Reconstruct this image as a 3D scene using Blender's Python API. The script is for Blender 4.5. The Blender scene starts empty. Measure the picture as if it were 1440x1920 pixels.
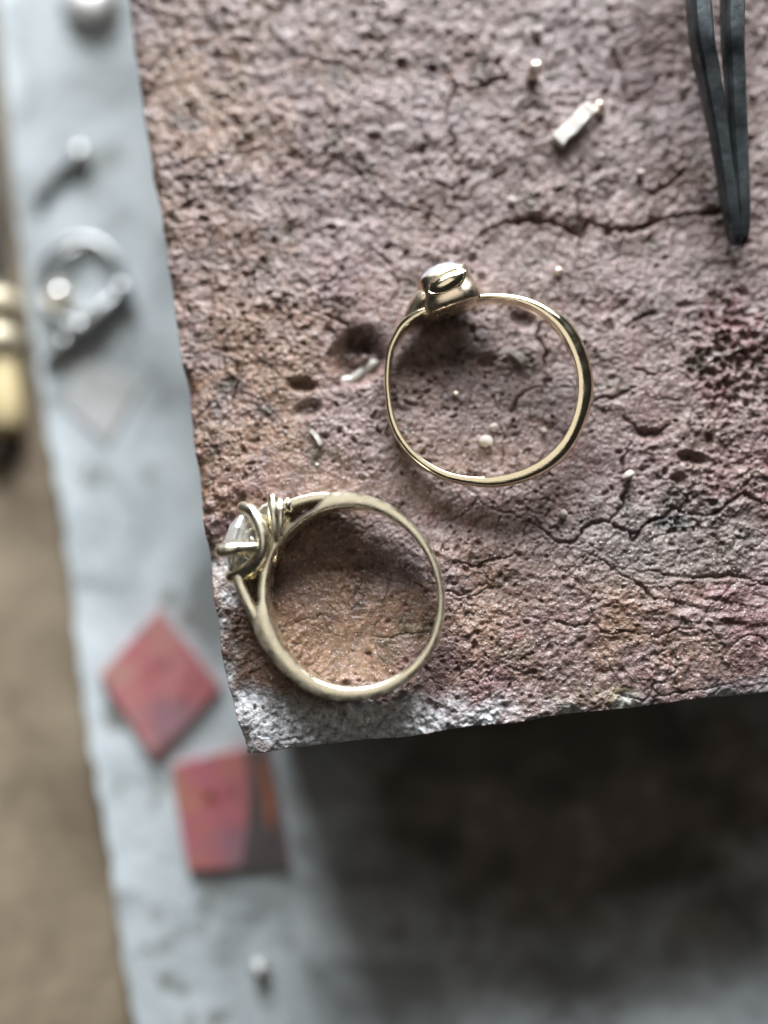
import bpy, math, random
import numpy as np
from mathutils import Vector, Matrix

# ------------------------------------------------------------------ camera, light, exposure
S = 0.001                                   # everything below is written in millimetres
scene = bpy.context.scene
D, TILT, FPX = 85.0, math.radians(8.0), 1700.0
SHEET_Z, BENCH_Z = -28.0, -30.5             # top of the white sheet / of the bench; block top is z = 0
CAM = Vector((0, -D * math.sin(TILT), D * math.cos(TILT)))
FWD = Vector((0, math.sin(TILT), -math.cos(TILT)))
UP = Vector((0, math.cos(TILT), math.sin(TILT)))

cam_data = bpy.data.cameras.new('camera')
cam = bpy.data.objects.new('camera', cam_data)
scene.collection.objects.link(cam)
cam.location = CAM * S
cam.rotation_euler = (TILT, 0, 0)
cam_data.sensor_fit = 'VERTICAL'
cam_data.sensor_height = 36.0
cam_data.lens = FPX / 1920 * 36
cam_data.clip_start = 0.002
cam_data.clip_end = 20
cam_data.dof.use_dof = True
cam_data.dof.focus_distance = 82.9 * S
cam_data.dof.aperture_fstop = 4.2
scene.camera = cam

world = bpy.data.worlds.new('World')
scene.world = world
world.use_nodes = True
world.node_tree.nodes['Background'].inputs[0].default_value = (1.0, 0.93, 0.85, 1)
world.node_tree.nodes['Background'].inputs[1].default_value = 0.02


def area(name, loc, target, sx, sy, watts, color):
    ld = bpy.data.lights.new(name, 'AREA')
    ld.shape = 'RECTANGLE'
    ld.size, ld.size_y = sx, sy
    ld.energy, ld.color = watts, color
    o = bpy.data.objects.new(name, ld)
    scene.collection.objects.link(o)
    o.location = loc
    o.rotation_euler = (Vector(target) - Vector(loc)).to_track_quat('-Z', 'Y').to_euler()
    return o


area('window_light', (0.02, 0.94, 0.46), (0, 0, 0), 0.80, 0.52, 44.0, (0.94, 0.975, 1.0))
area('overhead_reflection_light', (-0.18, 0.20, 1.5), (0, 0, 0), 0.95, 0.95, 2.7, (1.0, 0.93, 0.82))  # unseen overhead light, added and placed so the gold rims reflect it

scene.view_settings.view_transform = 'Standard'
scene.view_settings.look = 'None'
scene.view_settings.exposure = 0.0
scene.view_settings.gamma = 1.0
scene.cycles.use_denoising = True
scene.cycles.max_bounces = 12
scene.cycles.transmission_bounces = 10
scene.cycles.glossy_bounces = 6

rng = np.random.default_rng(7)
random.seed(7)


# ------------------------------------------------------------------ helpers
def at(px, py, z=0.0):
    """photo pixel -> point on the horizontal plane at height z (mm)"""
    d = FWD + Vector((1, 0, 0)) * ((px - 720) / FPX) + UP * ((960 - py) / FPX)
    t = (z - CAM.z) / d.z
    return CAM + d * t


def project(x, y, z):
    rx, ry, rz = x - CAM.x, y - CAM.y, z - CAM.z
    dep = rx * FWD.x + ry * FWD.y + rz * FWD.z
    up = rx * UP.x + ry * UP.y + rz * UP.z
    return 720 + FPX * rx / dep, 960 - FPX * up / dep


def mesh_obj(name, verts, faces, mat, parent=None, smooth=True, auto=None):
    me = bpy.data.meshes.new(name)
    v = np.asarray(verts, dtype=float) * S
    me.from_pydata(v.tolist(), [], [tuple(int(i) for i in f) for f in faces])
    me.materials.append(mat)
    if smooth:
        me.polygons.foreach_set('use_smooth', [True] * len(me.polygons))
    if auto is not None:
        me.set_sharp_from_angle(angle=math.radians(auto))
    me.update()
    o = bpy.data.objects.new(name, me)
    scene.collection.objects.link(o)
    if parent is not None:
        o.parent = parent
    return o


def tag(o, label, cat, group=None):
    o['label'] = label
    o['category'] = cat
    if group:
        o['group'] = group
    return o


def thing(name, loc, rot, label, cat, group=None):
    o = bpy.data.objects.new(name, None)
    scene.collection.objects.link(o)
    o.location = Vector(loc) * S
    o.rotation_euler = rot
    o.empty_display_size = 0.005
    return tag(o, label, cat, group)


def place(o, loc, rot=(0, 0, 0)):
    o.location = Vector(loc) * S
    o.rotation_euler = rot
    return o


def loft(sections, closed=False, caps=True):
    n, m = len(sections), len(sections[0])
    V = [tuple(p) for s in sections for p in s]
    F = []
    for i in range(n if closed else n - 1):
        j = (i + 1) % n
        for k in range(m):
            l = (k + 1) % m
            F.append((i * m + k, i * m + l, j * m + l, j * m + k))
    if caps and not closed:
        F.append(tuple(range(m - 1, -1, -1)))
        F.append(tuple((n - 1) * m + k for k in range(m)))
    return V, F


def spline(pts, n):
    P = [np.array(p, float) for p in pts]
    P = [2 * P[0] - P[1]] + P + [2 * P[-1] - P[-2]]
    out = []
    segs = len(P) - 3
    for i in range(n):
        t = i / (n - 1) * segs
        k = min(int(t), segs - 1)
        f = t - k
        a, b, c, d = P[k:k + 4]
        out.append(0.5 * ((2 * b) + (c - a) * f + (2 * a - 5 * b + 4 * c - d) * f * f + (3 * b - a - 3 * c + d) * f ** 3))
    return out


def tube(pts, radii, n=24, m=12, flat=1.0, ref=(0, 0, 1), round_ends=True):
    """rounded rod along a spline; flat scales the cross direction"""
    C = spline(pts, n)
    R = [float(r[0]) for r in spline([(r,) for r in radii], n)]
    C = list(C)
    if round_ends:
        def cap(c, d, r):
            return [(c + d * r * math.sin(a), r * math.cos(a)) for a in (0.5, 0.95, 1.3, 1.5)]
        d0 = C[0] - C[1]; d0 /= np.linalg.norm(d0)
        d1 = C[-1] - C[-2]; d1 /= np.linalg.norm(d1)
        a = cap(C[0], d0, R[0]); b = cap(C[-1], d1, R[-1])
        C = [p for p, _ in a[::-1]] + C + [p for p, _ in b]
        R = [r for _, r in a[::-1]] + R + [r for _, r in b]
    secs = []
    ref = np.array(ref, float)
    for i in range(len(C)):
        t = C[min(i + 1, len(C) - 1)] - C[max(i - 1, 0)]
        t = t / np.linalg.norm(t)
        u = np.cross(ref, t)
        if np.linalg.norm(u) < 1e-3:
            u = np.cross(np.array([1, 0, 0.3]), t)
        u /= np.linalg.norm(u)
        w = np.cross(t, u)
        secs.append([C[i] + R[i] * (u * math.cos(a) + w * flat * math.sin(a)) for a in np.linspace(0, 2 * math.pi, m, endpoint=False)])
    return loft(secs)


def join(*parts):
    V, F = [], []
    for v, f in parts:
        b = len(V)
        V += list(v)
        F += [tuple(i + b for i in q) for q in f]
    return V, F


def lathe(profile, m=48):
    secs = [[(r * math.cos(a), r * math.sin(a), z) for a in np.linspace(0, 2 * math.pi, m, endpoint=False)] for r, z in profile]
    return loft(secs)


def hash2(ix, iy, seed):
    h = (ix.astype(np.int64) * 374761393 + iy.astype(np.int64) * 668265263 + seed * 1442695041) & 0xFFFFFFFF
    h = ((h ^ (h >> 13)) * 1274126177) & 0xFFFFFFFF
    h = h ^ (h >> 16)
    return (h & 0xFFFFFF) / float(0xFFFFFF) * 2 - 1


def vnoise(x, y, scale, seed):
    x = x / scale; y = y / scale
    ix, iy = np.floor(x), np.floor(y)
    fx, fy = x - ix, y - iy
    fx = fx * fx * fx * (fx * (fx * 6 - 15) + 10)
    fy = fy * fy * fy * (fy * (fy * 6 - 15) + 10)
    a = hash2(ix, iy, seed); b = hash2(ix + 1, iy, seed)
    c = hash2(ix, iy + 1, seed); d = hash2(ix + 1, iy + 1, seed)
    return (a + (b - a) * fx) * (1 - fy) + (c + (d - c) * fx) * fy


def fbm(x, y, scale, seed, octaves=3, gain=0.5):
    o, amp = 0, 1.0
    for k in range(octaves):
        c, s = math.cos(0.7 * k), math.sin(0.7 * k)
        o = o + amp * vnoise(x * c - y * s, x * s + y * c, scale / (2.03 ** k), seed + 17 * k)
        amp *= gain
    return o


def worley(x, y, scale, seed):
    x = x / scale; y = y / scale
    ix, iy = np.floor(x), np.floor(y)
    f1 = np.full(x.shape, 9.0); f2 = np.full(x.shape, 9.0)
    for dx in (-1, 0, 1):
        for dy in (-1, 0, 1):
            cx, cy = ix + dx, iy + dy
            px = cx + 0.5 + 0.45 * hash2(cx, cy, seed)
            py = cy + 0.5 + 0.45 * hash2(cx, cy, seed + 5)
            d = np.hypot(px - x, py - y)
            f2 = np.where(d < f1, f1, np.minimum(f2, d))
            f1 = np.minimum(f1, d)
    return f1, f2


# ------------------------------------------------------------------ materials
class Mat:
    def __init__(self, name):
        self.m = bpy.data.materials.new(name)
        self.m.use_nodes = True
        self.t = self.m.node_tree
        self.b = self.t.nodes['Principled BSDF']
        self.co = self.t.nodes.new('ShaderNodeTexCoord').outputs['Object']

    def node(self, kind, **kw):
        n = self.t.nodes.new(kind)
        for k, v in kw.items():
            setattr(n, k, v)
        return n

    def link(self, a, b):
        self.t.links.new(a, b)

    def set(self, **kw):
        for k, v in kw.items():
            i = self.b.inputs[k.replace('_', ' ')]
            if isinstance(v, (int, float, tuple)):
                i.default_value = v
            else:
                self.link(v, i)
        return self

    def noise(self, scale, detail=4, rough=0.55, dist=0.0):
        n = self.node('ShaderNodeTexNoise')
        self.link(self.co, n.inputs['Vector'])
        n.inputs['Scale'].default_value = scale
        n.inputs['Detail'].default_value = detail
        n.inputs['Roughness'].default_value = rough
        n.inputs['Distortion'].default_value = dist
        return n.outputs['Fac']

    def ramp(self, fac, stops):
        r = self.node('ShaderNodeValToRGB')
        el = r.color_ramp.elements
        while len(el) < len(stops):
            el.new(0.5)
        for e, (p, c) in zip(el, stops):
            e.position = p
            e.color = (*c, 1) if len(c) == 3 else c
        self.link(fac, r.inputs[0])
        return r.outputs[0]

    def rng(self, fac, a, b, c=0.0, d=1.0):
        n = self.node('ShaderNodeMapRange')
        self.link(fac, n.inputs[0])
        for i, v in enumerate((a, b, c, d)):
            n.inputs[i + 1].default_value = v
        return n.outputs[0]

    def mix(self, fac, a, b, blend='MIX'):
        n = self.node('ShaderNodeMix', data_type='RGBA', blend_type=blend)
        for sock, v in ((n.inputs[0], fac), (n.inputs[6], a), (n.inputs[7], b)):
            if isinstance(v, tuple):
                sock.default_value = (*v, 1) if len(v) == 3 else v
            elif isinstance(v, (int, float)):
                sock.default_value = v
            else:
                self.link(v, sock)
        return n.outputs[2]

    def math(self, op, a, b):
        n = self.node('ShaderNodeMath', operation=op)
        for sock, v in ((n.inputs[0], a), (n.inputs[1], b)):
            if isinstance(v, (int, float)):
                sock.default_value = v
            else:
                self.link(v, sock)
        return n.outputs[0]

    def attr(self, name):
        return self.node('ShaderNodeAttribute', attribute_name=name).outputs['Fac']

    def bump(self, h, dist, strength=1.0):
        n = self.node('ShaderNodeBump')
        n.inputs['Strength'].default_value = strength
        n.inputs['Distance'].default_value = dist
        self.link(h, n.inputs['Height'])
        self.link(n.outputs[0], self.b.inputs['Normal'])
        return self


def simple(name, col, rough, metal=0.0, bump=None, vary=0.15, vscale=400):
    M = Mat(name)
    n = M.noise(vscale)
    dark = tuple(c * (1 - vary) for c in col)
    lite = tuple(min(1, c * (1 + vary)) for c in col)
    M.set(Base_Color=M.ramp(n, [(0.3, dark), (0.7, lite)]), Metallic=metal,
          Roughness=M.rng(M.noise(vscale * 2.3), 0.3, 0.7, rough * 0.75, rough * 1.25))
    if bump:
        M.bump(M.noise(bump[0]), bump[1])
    return M.m


def gold(name, col, rough):
    M = Mat(name)
    n = M.noise(260, 3)
    M.set(Base_Color=M.ramp(n, [(0.3, tuple(c * 0.93 for c in col)), (0.7, col)]), Metallic=1.0,
          Roughness=M.rng(M.noise(900, 5), 0.3, 0.75, rough * 0.6, rough * 1.6))
    mp = M.node('ShaderNodeMapping')
    M.link(M.co, mp.inputs['Vector'])
    mp.inputs['Rotation'].default_value = (0.4, 0.3, 0.9)
    mp.inputs['Scale'].default_value = (1, 14, 3)
    sn = M.node('ShaderNodeTexNoise')
    M.link(mp.outputs[0], sn.inputs['Vector'])
    sn.inputs['Scale'].default_value = 700
    sn.inputs['Detail'].default_value = 5
    M.bump(M.math('ADD', M.noise(1500, 3, 0.6), M.math('MULTIPLY', sn.outputs['Fac'], 0.8)), 0.000010)
    return M.m


M_GOLD_A = gold('bright_gold', (0.92, 0.83, 0.62), 0.15)
M_GOLD_C = gold('rosy_gold', (0.93, 0.79, 0.62), 0.27)
M_GOLD_B = gold('pale_gold', (0.93, 0.87, 0.70), 0.26)
M_SILVER = simple('silver', (0.66, 0.66, 0.65), 0.5, 0.8)
M_STEEL = simple('dull_steel', (0.42, 0.43, 0.44), 0.4, 1.0)
M_BLACKENED = simple('blackened_steel', (0.095, 0.11, 0.12), 0.36, 0.7, bump=(1100, 0.00004), vary=0.5)
M_SOLDER = simple('pale_solder', (0.86, 0.82, 0.77), 0.42, 0.25)
M_BEAD = simple('gold_bead', (0.82, 0.70, 0.60), 0.34, 0.55)
M_STONE_CHIP = simple('pale_mineral', (0.42, 0.37, 0.33), 0.7, vscale=1500, bump=(3000, 0.00005))
M_GREY_WIRE = simple('grey_wire', (0.50, 0.48, 0.44), 0.5, 0.3)


def gem(name, tint):
    M = Mat(name)
    M.set(Base_Color=(*tint, 1), Roughness=0.0, IOR=2.3)
    M.b.inputs['Transmission Weight'].default_value = 0.5
    M.b.inputs['Metallic'].default_value = 0.42
    return M.m


M_GEM = gem('clear_stone', (0.98, 0.98, 1.0))
M_GEM_BLUE = gem('faint_blue_stone', (0.90, 0.94, 1.0))

# soldering block
B = Mat('fired_soldering_block')
big = B.noise(70, 3, 0.5, 0.6)
mid = B.noise(330, 4, 0.6, 0.5)
fine = B.noise(1500, 4, 0.65)
speck = B.noise(4200, 2, 0.5)
base = B.ramp(mid, [(0.28, (0.085, 0.052, 0.050)), (0.44, (0.190, 0.138, 0.134)), (0.58, (0.270, 0.212, 0.208)), (0.74, (0.165, 0.092, 0.086))])
base = B.mix(B.rng(big, 0.44, 0.60), base, B.ramp(mid, [(0.3, (0.120, 0.085, 0.090)), (0.5, (0.235, 0.185, 0.195)), (0.7, (0.300, 0.245, 0.255))]))
big2 = B.noise(48, 4, 0.55, 1.2)
base = B.mix(B.rng(big2, 0.52, 0.66, 0.0, 0.75), base, B.ramp(mid, [(0.3, (0.120, 0.050, 0.056)), (0.7, (0.225, 0.125, 0.130))]))
tan = B.ramp(mid, [(0.3, (0.150, 0.088, 0.052)), (0.5, (0.275, 0.185, 0.120)), (0.72, (0.215, 0.112, 0.068))])
base = B.mix(B.attr('tan'), base, tan)
base = B.mix(B.attr('red'), base, B.ramp(mid, [(0.3, (0.110, 0.026, 0.030)), (0.7, (0.230, 0.085, 0.085))]))
base = B.mix(B.attr('ash'), base, B.ramp(mid, [(0.3, (0.110, 0.106, 0.108)), (0.7, (0.250, 0.238, 0.236))]))
base = B.mix(B.attr('yellow'), base, (0.36, 0.34, 0.15))
base = B.mix(B.attr('char_shade'), base, (0.022, 0.022, 0.024))
base = B.mix(1.0, base, (0.80, 0.70, 0.65), 'MULTIPLY')
base = B.mix(B.attr('frost'), base, B.ramp(fine, [(0.3, (0.320, 0.325, 0.335)), (0.5, (0.560, 0.575, 0.600)), (0.7, (0.760, 0.780, 0.810))]))
base = B.mix(0.7, base, B.ramp(fine, [(0.30, (0.45, 0.42, 0.40)), (0.5, (0.98, 0.98, 0.98)), (0.7, (1.4, 1.38, 1.36))]), 'MULTIPLY')
base = B.mix(B.rng(speck, 0.63, 0.70), base, (0.40, 0.36, 0.35))  # pale specks painted into the colour as glints
B.set(Base_Color=base, Roughness=B.rng(B.noise(2600, 3), 0.35, 0.65, 0.20, 0.75))
B.b.inputs['Specular IOR Level'].default_value = 0.65
B.bump(B.math('ADD', fine, B.math('MULTIPLY', speck, 0.6)), 0.00022, 0.9)
M_BLOCK = B.m

G = Mat('loose_grit')
gi = G.node('ShaderNodeObjectInfo')
gn = G.noise(700, 2)
G.set(Base_Color=G.ramp(gn, [(0.25, (0.10, 0.07, 0.07)), (0.45, (0.26, 0.20, 0.19)), (0.62, (0.38, 0.32, 0.30)), (0.8, (0.55, 0.50, 0.48))]), Roughness=0.55)
M_GRIT = G.m

# sheet: pale blue-grey with smudges
Wm = Mat('stained_shaded_sheet')
wn = Wm.noise(75, 5, 0.62, 0.8)
wf = Wm.noise(160, 4, 0.6)
wc = Wm.ramp(wn, [(0.34, (0.22, 0.235, 0.24)), (0.46, (0.42, 0.465, 0.49)), (0.57, (0.53, 0.585, 0.615)), (0.72, (0.60, 0.65, 0.68))])
wc = Wm.mix(Wm.rng(wf, 0.58, 0.70), wc, (0.20, 0.20, 0.185))
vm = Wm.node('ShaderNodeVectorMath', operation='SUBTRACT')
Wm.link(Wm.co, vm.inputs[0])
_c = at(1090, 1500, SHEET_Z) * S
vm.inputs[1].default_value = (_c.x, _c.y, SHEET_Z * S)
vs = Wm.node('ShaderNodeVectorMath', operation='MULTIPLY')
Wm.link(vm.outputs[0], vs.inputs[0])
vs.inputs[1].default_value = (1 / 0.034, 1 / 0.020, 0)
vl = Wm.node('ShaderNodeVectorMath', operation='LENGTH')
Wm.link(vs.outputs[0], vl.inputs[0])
scorch_shade = Wm.math('ADD', vl.outputs['Value'], Wm.math('MULTIPLY', Wm.noise(90, 5, 0.65, 0.6), 1.1))
wc = Wm.mix(Wm.rng(scorch_shade, 1.75, 1.15), wc, Wm.ramp(wf, [(0.35, (0.035, 0.028, 0.022)), (0.6, (0.13, 0.105, 0.085)), (0.72, (0.24, 0.21, 0.18))]))  # brown scorch that also paints the block's front shadow darker
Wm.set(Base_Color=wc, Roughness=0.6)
Wm.bump(Wm.noise(300), 0.0002)
M_SHEET = Wm.m

K = Mat('worn_bench_wood')
kn = K.noise(40, 5, 0.6, 1.0)
K.set(Base_Color=K.ramp(kn, [(0.3, (0.105, 0.078, 0.052)), (0.5, (0.215, 0.168, 0.115)), (0.7, (0.285, 0.235, 0.17))]), Roughness=0.65)
K.bump(K.noise(500), 0.0002)
M_BENCH = K.m


def tile_mat(name, c1, c2, c3):
    M = Mat(name)
    n = M.noise(150, 3, 0.55, 1.0)
    c = M.ramp(n, [(0.34, c1), (0.46, c2), (0.60, c3), (0.72, (0.50, 0.31, 0.30))])
    c = M.mix(M.rng(M.noise(95, 2), 0.52, 0.64, 0, 0.8), c, (0.30, 0.18, 0.22))
    c = M.mix(M.rng(M.noise(420, 4), 0.60, 0.72, 0, 0.8), c, (0.14, 0.05, 0.04))
    M.set(Base_Color=c, Roughness=0.42, Metallic=0.15)
    M.bump(M.noise(600), 0.0001)
    return M.m


M_TILE_A = tile_mat('pink_oxidised_copper', (0.36, 0.10, 0.10), (0.48, 0.17, 0.19), (0.46, 0.23, 0.20))
M_TILE_B = tile_mat('red_oxidised_copper', (0.40, 0.09, 0.09), (0.46, 0.15, 0.19), (0.46, 0.17, 0.13))
M_TILE_DARK = simple('shaded_copper_scale', (0.10, 0.085, 0.085), 0.5, 0.2)
M_TILE_ORANGE = simple('bare_orange_copper', (0.36, 0.13, 0.07), 0.45, 0.3)
M_TILE_BROWN = simple('brown_burn_mark', (0.22, 0.06, 0.03), 0.5, 0.1)
M_HANDLE = simple('boxwood', (0.62, 0.50, 0.28), 0.45, vscale=200)
M_SHADE_DARK = simple('dark_shade', (0.05, 0.035, 0.03), 0.4, 0.3)
M_BRASS = simple('brass', (0.70, 0.62, 0.46), 0.5, 0.5)
M_GREYCARD = simple('grey_mica', (0.42, 0.42, 0.42), 0.5, vary=0.2, vscale=150)


# ------------------------------------------------------------------ setting: bench and sheet
def slab(name, outline, z0, z1, mat, bevel=0.3):
    n = len(outline)
    c = np.mean(np.array(outline), axis=0)
    inner = [(p[0] + (c[0] - p[0]) / max(1e-6, math.dist(p, c)) * bevel, p[1] + (c[1] - p[1]) / max(1e-6, math.dist(p, c)) * bevel) for p in outline]
    V = [(x, y, z0) for x, y in outline] + [(x, y, z1 - bevel) for x, y in outline] + [(x, y, z1) for x, y in inner]
    F = [tuple(range(n - 1, -1, -1)), tuple(range(2 * n, 3 * n))]
    for i in range(n):
        j = (i + 1) % n
        F += [(i, j, n + j, n + i), (n + i, n + j, 2 * n + j, 2 * n + i)]
    return mesh_obj(name, V, F, mat, smooth=False)


bench = slab('workbench', [(-170, -150), (220, -150), (220, 220), (-170, 220)], BENCH_Z - 30, BENCH_Z, M_BENCH, 1.0)
bench['kind'] = 'structure'
edge_px = [(-45, -300), (-15, -60), (2, 100), (14, 230), (30, 400), (48, 540), (68, 700), (92, 830), (112, 950), (130, 1080), (146, 1220), (164, 1370), (186, 1490), (206, 1600), (222, 1730), (246, 1880), (276, 2060), (300, 2240)]
left_edge = []
for x, y in [(p[0], p[1]) for p in spline([(a, b) for a, b in edge_px], 90)]:
    q = at(x, y, SHEET_Z)
    left_edge.append((q.x + 0.18 * math.sin(q.y * 1.3) + 0.12 * math.sin(q.y * 3.1), q.y))
top_y, bot_y = left_edge[0][1], left_edge[-1][1]
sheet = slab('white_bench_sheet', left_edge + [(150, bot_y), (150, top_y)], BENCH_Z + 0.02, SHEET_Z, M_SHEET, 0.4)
sheet['kind'] = 'structure'

# ------------------------------------------------------------------ soldering block (height field)
P0 = at(450, 1418); PL = at(240, 0); PF = at(1440, 1296)
e_v = (PL - P0).normalized(); e_u = (PF - P0).normalized()


def axis(lo, fine_hi, hi, step, coarse):
    a = np.arange(lo, fine_hi, step)
    b = np.arange(fine_hi, hi + coarse, coarse)
    return np.concatenate([a, b])


U = axis(0.0, 66.0, 100.0, 0.105, 3.0)
Vv = axis(0.0, 81.0, 150.0, 0.105, 3.0)
UU, VV = np.meshgrid(U, Vv, indexing='ij')
# ragged edges, fading inwards
nl = 0.40 * fbm(VV, VV * 0 + 3, 9.0, 3, 5, 0.42)
nf = 0.16 * fbm(UU, UU * 0 + 9, 5.0, 31, 5, 0.42)
corner = np.exp(-(np.hypot(UU, VV) / 2.5) ** 2)
X = P0.x + e_u.x * UU + e_v.x * VV
Y = P0.y + e_u.y * UU + e_v.y * VV
X = X + nl * np.exp(-UU / 2.0) + 0.15 * corner
Y = Y + nf * np.exp(-VV / 2.0) + 0.1 * corner
PX, PY = project(X, Y, np.zeros_like(X))


def blob(cx, cy, rx, ry=None, soft=1.0, ang=0.0):
    ry = ry or rx
    c, s = math.cos(ang), math.sin(ang)
    dx, dy = PX - cx, PY - cy
    a = (dx * c + dy * s) / rx
    b = (-dx * s + dy * c) / ry
    return np.exp(-((a * a + b * b) ** soft))


# colour masks on the block: stains, plus the cup's shadow painted inside the ring
wob = fbm(PX, PY, 130, 50, 4)
wob2 = fbm(PX, PY, 45, 55, 4)
fa = np.clip(1.3 * blob(620, 1392, 310, 70, 1.2, -0.12) + 0.9 * blob(470, 1365, 75, 70) + 0.7 * blob(860, 1372, 180, 34, 1, -0.1), 0, 1.2)
fb = 0.8 * blob(418, 1200, 34, 150) + 0.75 * np.exp(-VV / 1.2)
frost = np.maximum(np.clip(fa * (1.0 + 0.75 * wob2) - 0.12, 0, 0.92), np.clip(fb * (0.9 + 1.0 * wob2) - 0.2, 0, 0.8))
red = np.clip(1.0 * blob(1370, 600, 110, 80) + 0.9 * blob(1330, 740, 80, 30, 1, 0.3) + 0.6 * blob(1080, 850, 90, 60) + 0.5 * blob(820, 960, 110, 50)
              + 0.5 * blob(690, 640, 70, 60) + 0.55 * blob(1210, 1260, 80, 45) + 0.4 * blob(860, 860, 120, 50) + 0.35 * blob(760, 1080, 90, 60) + 0.7 * wob2 + 0.45 * wob - 0.42, 0, 0.7)
tanm = np.clip(1.0 * blob(430, 700, 190, 620) + 0.9 * blob(980, 1180, 420, 130, 1.1) + 0.5 * blob(640, 1180, 180, 180) + 0.5 * blob(330, 120, 120, 200) + 0.55 * wob + 0.3 * wob2 - 0.15, 0, 0.9)
ash = np.clip(0.9 * blob(1300, 1020, 260, 90, 1.2) + 0.5 * blob(1150, 960, 220, 90) + 0.4 * blob(1250, 600, 200, 160) + 0.5 * wob + 0.3 * wob2 - 0.3, 0, 0.8)
yellow = np.clip(0.9 * blob(1130, 1310, 70, 28) + 0.4 * wob2 - 0.3, 0, 0.7)
char_shade_mask = np.clip(1.5 * blob(1265, 980, 42, 17, 1.5, 0.08) + 0.5 * wob2 - 0.45, 0, 0.9)
char_shade_mask = np.maximum(char_shade_mask, np.clip(1.1 * blob(672, 645, 44, 34) + 0.7 * wob2 - 0.35, 0, 0.6))
char_shade_mask = np.maximum(char_shade_mask, np.clip(0.7 * blob(900, 640, 110, 80) + 0.9 * wob2 - 0.55, 0, 0.45))  # cup setting's cast shadow darkened into the colour

# relief in mm
Z = 0.35 * fbm(X, Y, 14.0, 100, 3) + 0.16 * fbm(X, Y, 3.2, 110, 3)
lump = np.clip(1.0 - (PY - 250) / 450.0, 0.25, 1.0)           # the far side is lumpier
f1, f2 = worley(X + 0.25 * fbm(X, Y, 1.0, 130, 2), Y + 0.25 * fbm(X, Y, 1.0, 131, 2), 1.5, 140)
Z += lump * 0.17 * (0.5 - f1)
g1, g2 = worley(X + 0.12 * fbm(X, Y, 0.5, 150, 2), Y + 0.12 * fbm(X, Y, 0.5, 151, 2), 0.62, 160)
calm = np.clip(0.55 + 0.45 * (1 - blob(1060, 830, 420, 330, 1.5)) + 0.5 * fbm(X, Y, 6.0, 165, 2), 0.25, 1.1)
Z += (0.09 * calm + 0.07 * frost) * (0.5 - g1)
Z += 0.078 * calm * fbm(X, Y, 0.75, 170, 3, 0.6) + 0.06 * fbm(X, Y, 0.26, 180, 1)
# spongy patch
sp = np.clip(1.3 * blob(1380, 680, 110, 120, 1.6) + 0.35 * wob2 - 0.2, 0, 1)
s1, s2 = worley(X + 0.3 * fbm(X, Y, 0.8, 190, 2), Y + 0.3 * fbm(X, Y, 0.8, 191, 2), 0.95, 195)
Z += sp * (-0.75 * np.clip(0.52 - s1, 0, 1) * 2 + 0.1 + 0.2 * fbm(X, Y, 1.2, 197, 3))
# layered ridges towards the right front
lay = np.clip(blob(1330, 1130, 240, 80, 1.3), 0, 1)
Z += lay * 0.28 * np.abs(fbm(X * 0.35, Y, 1.1, 205, 3))
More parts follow.
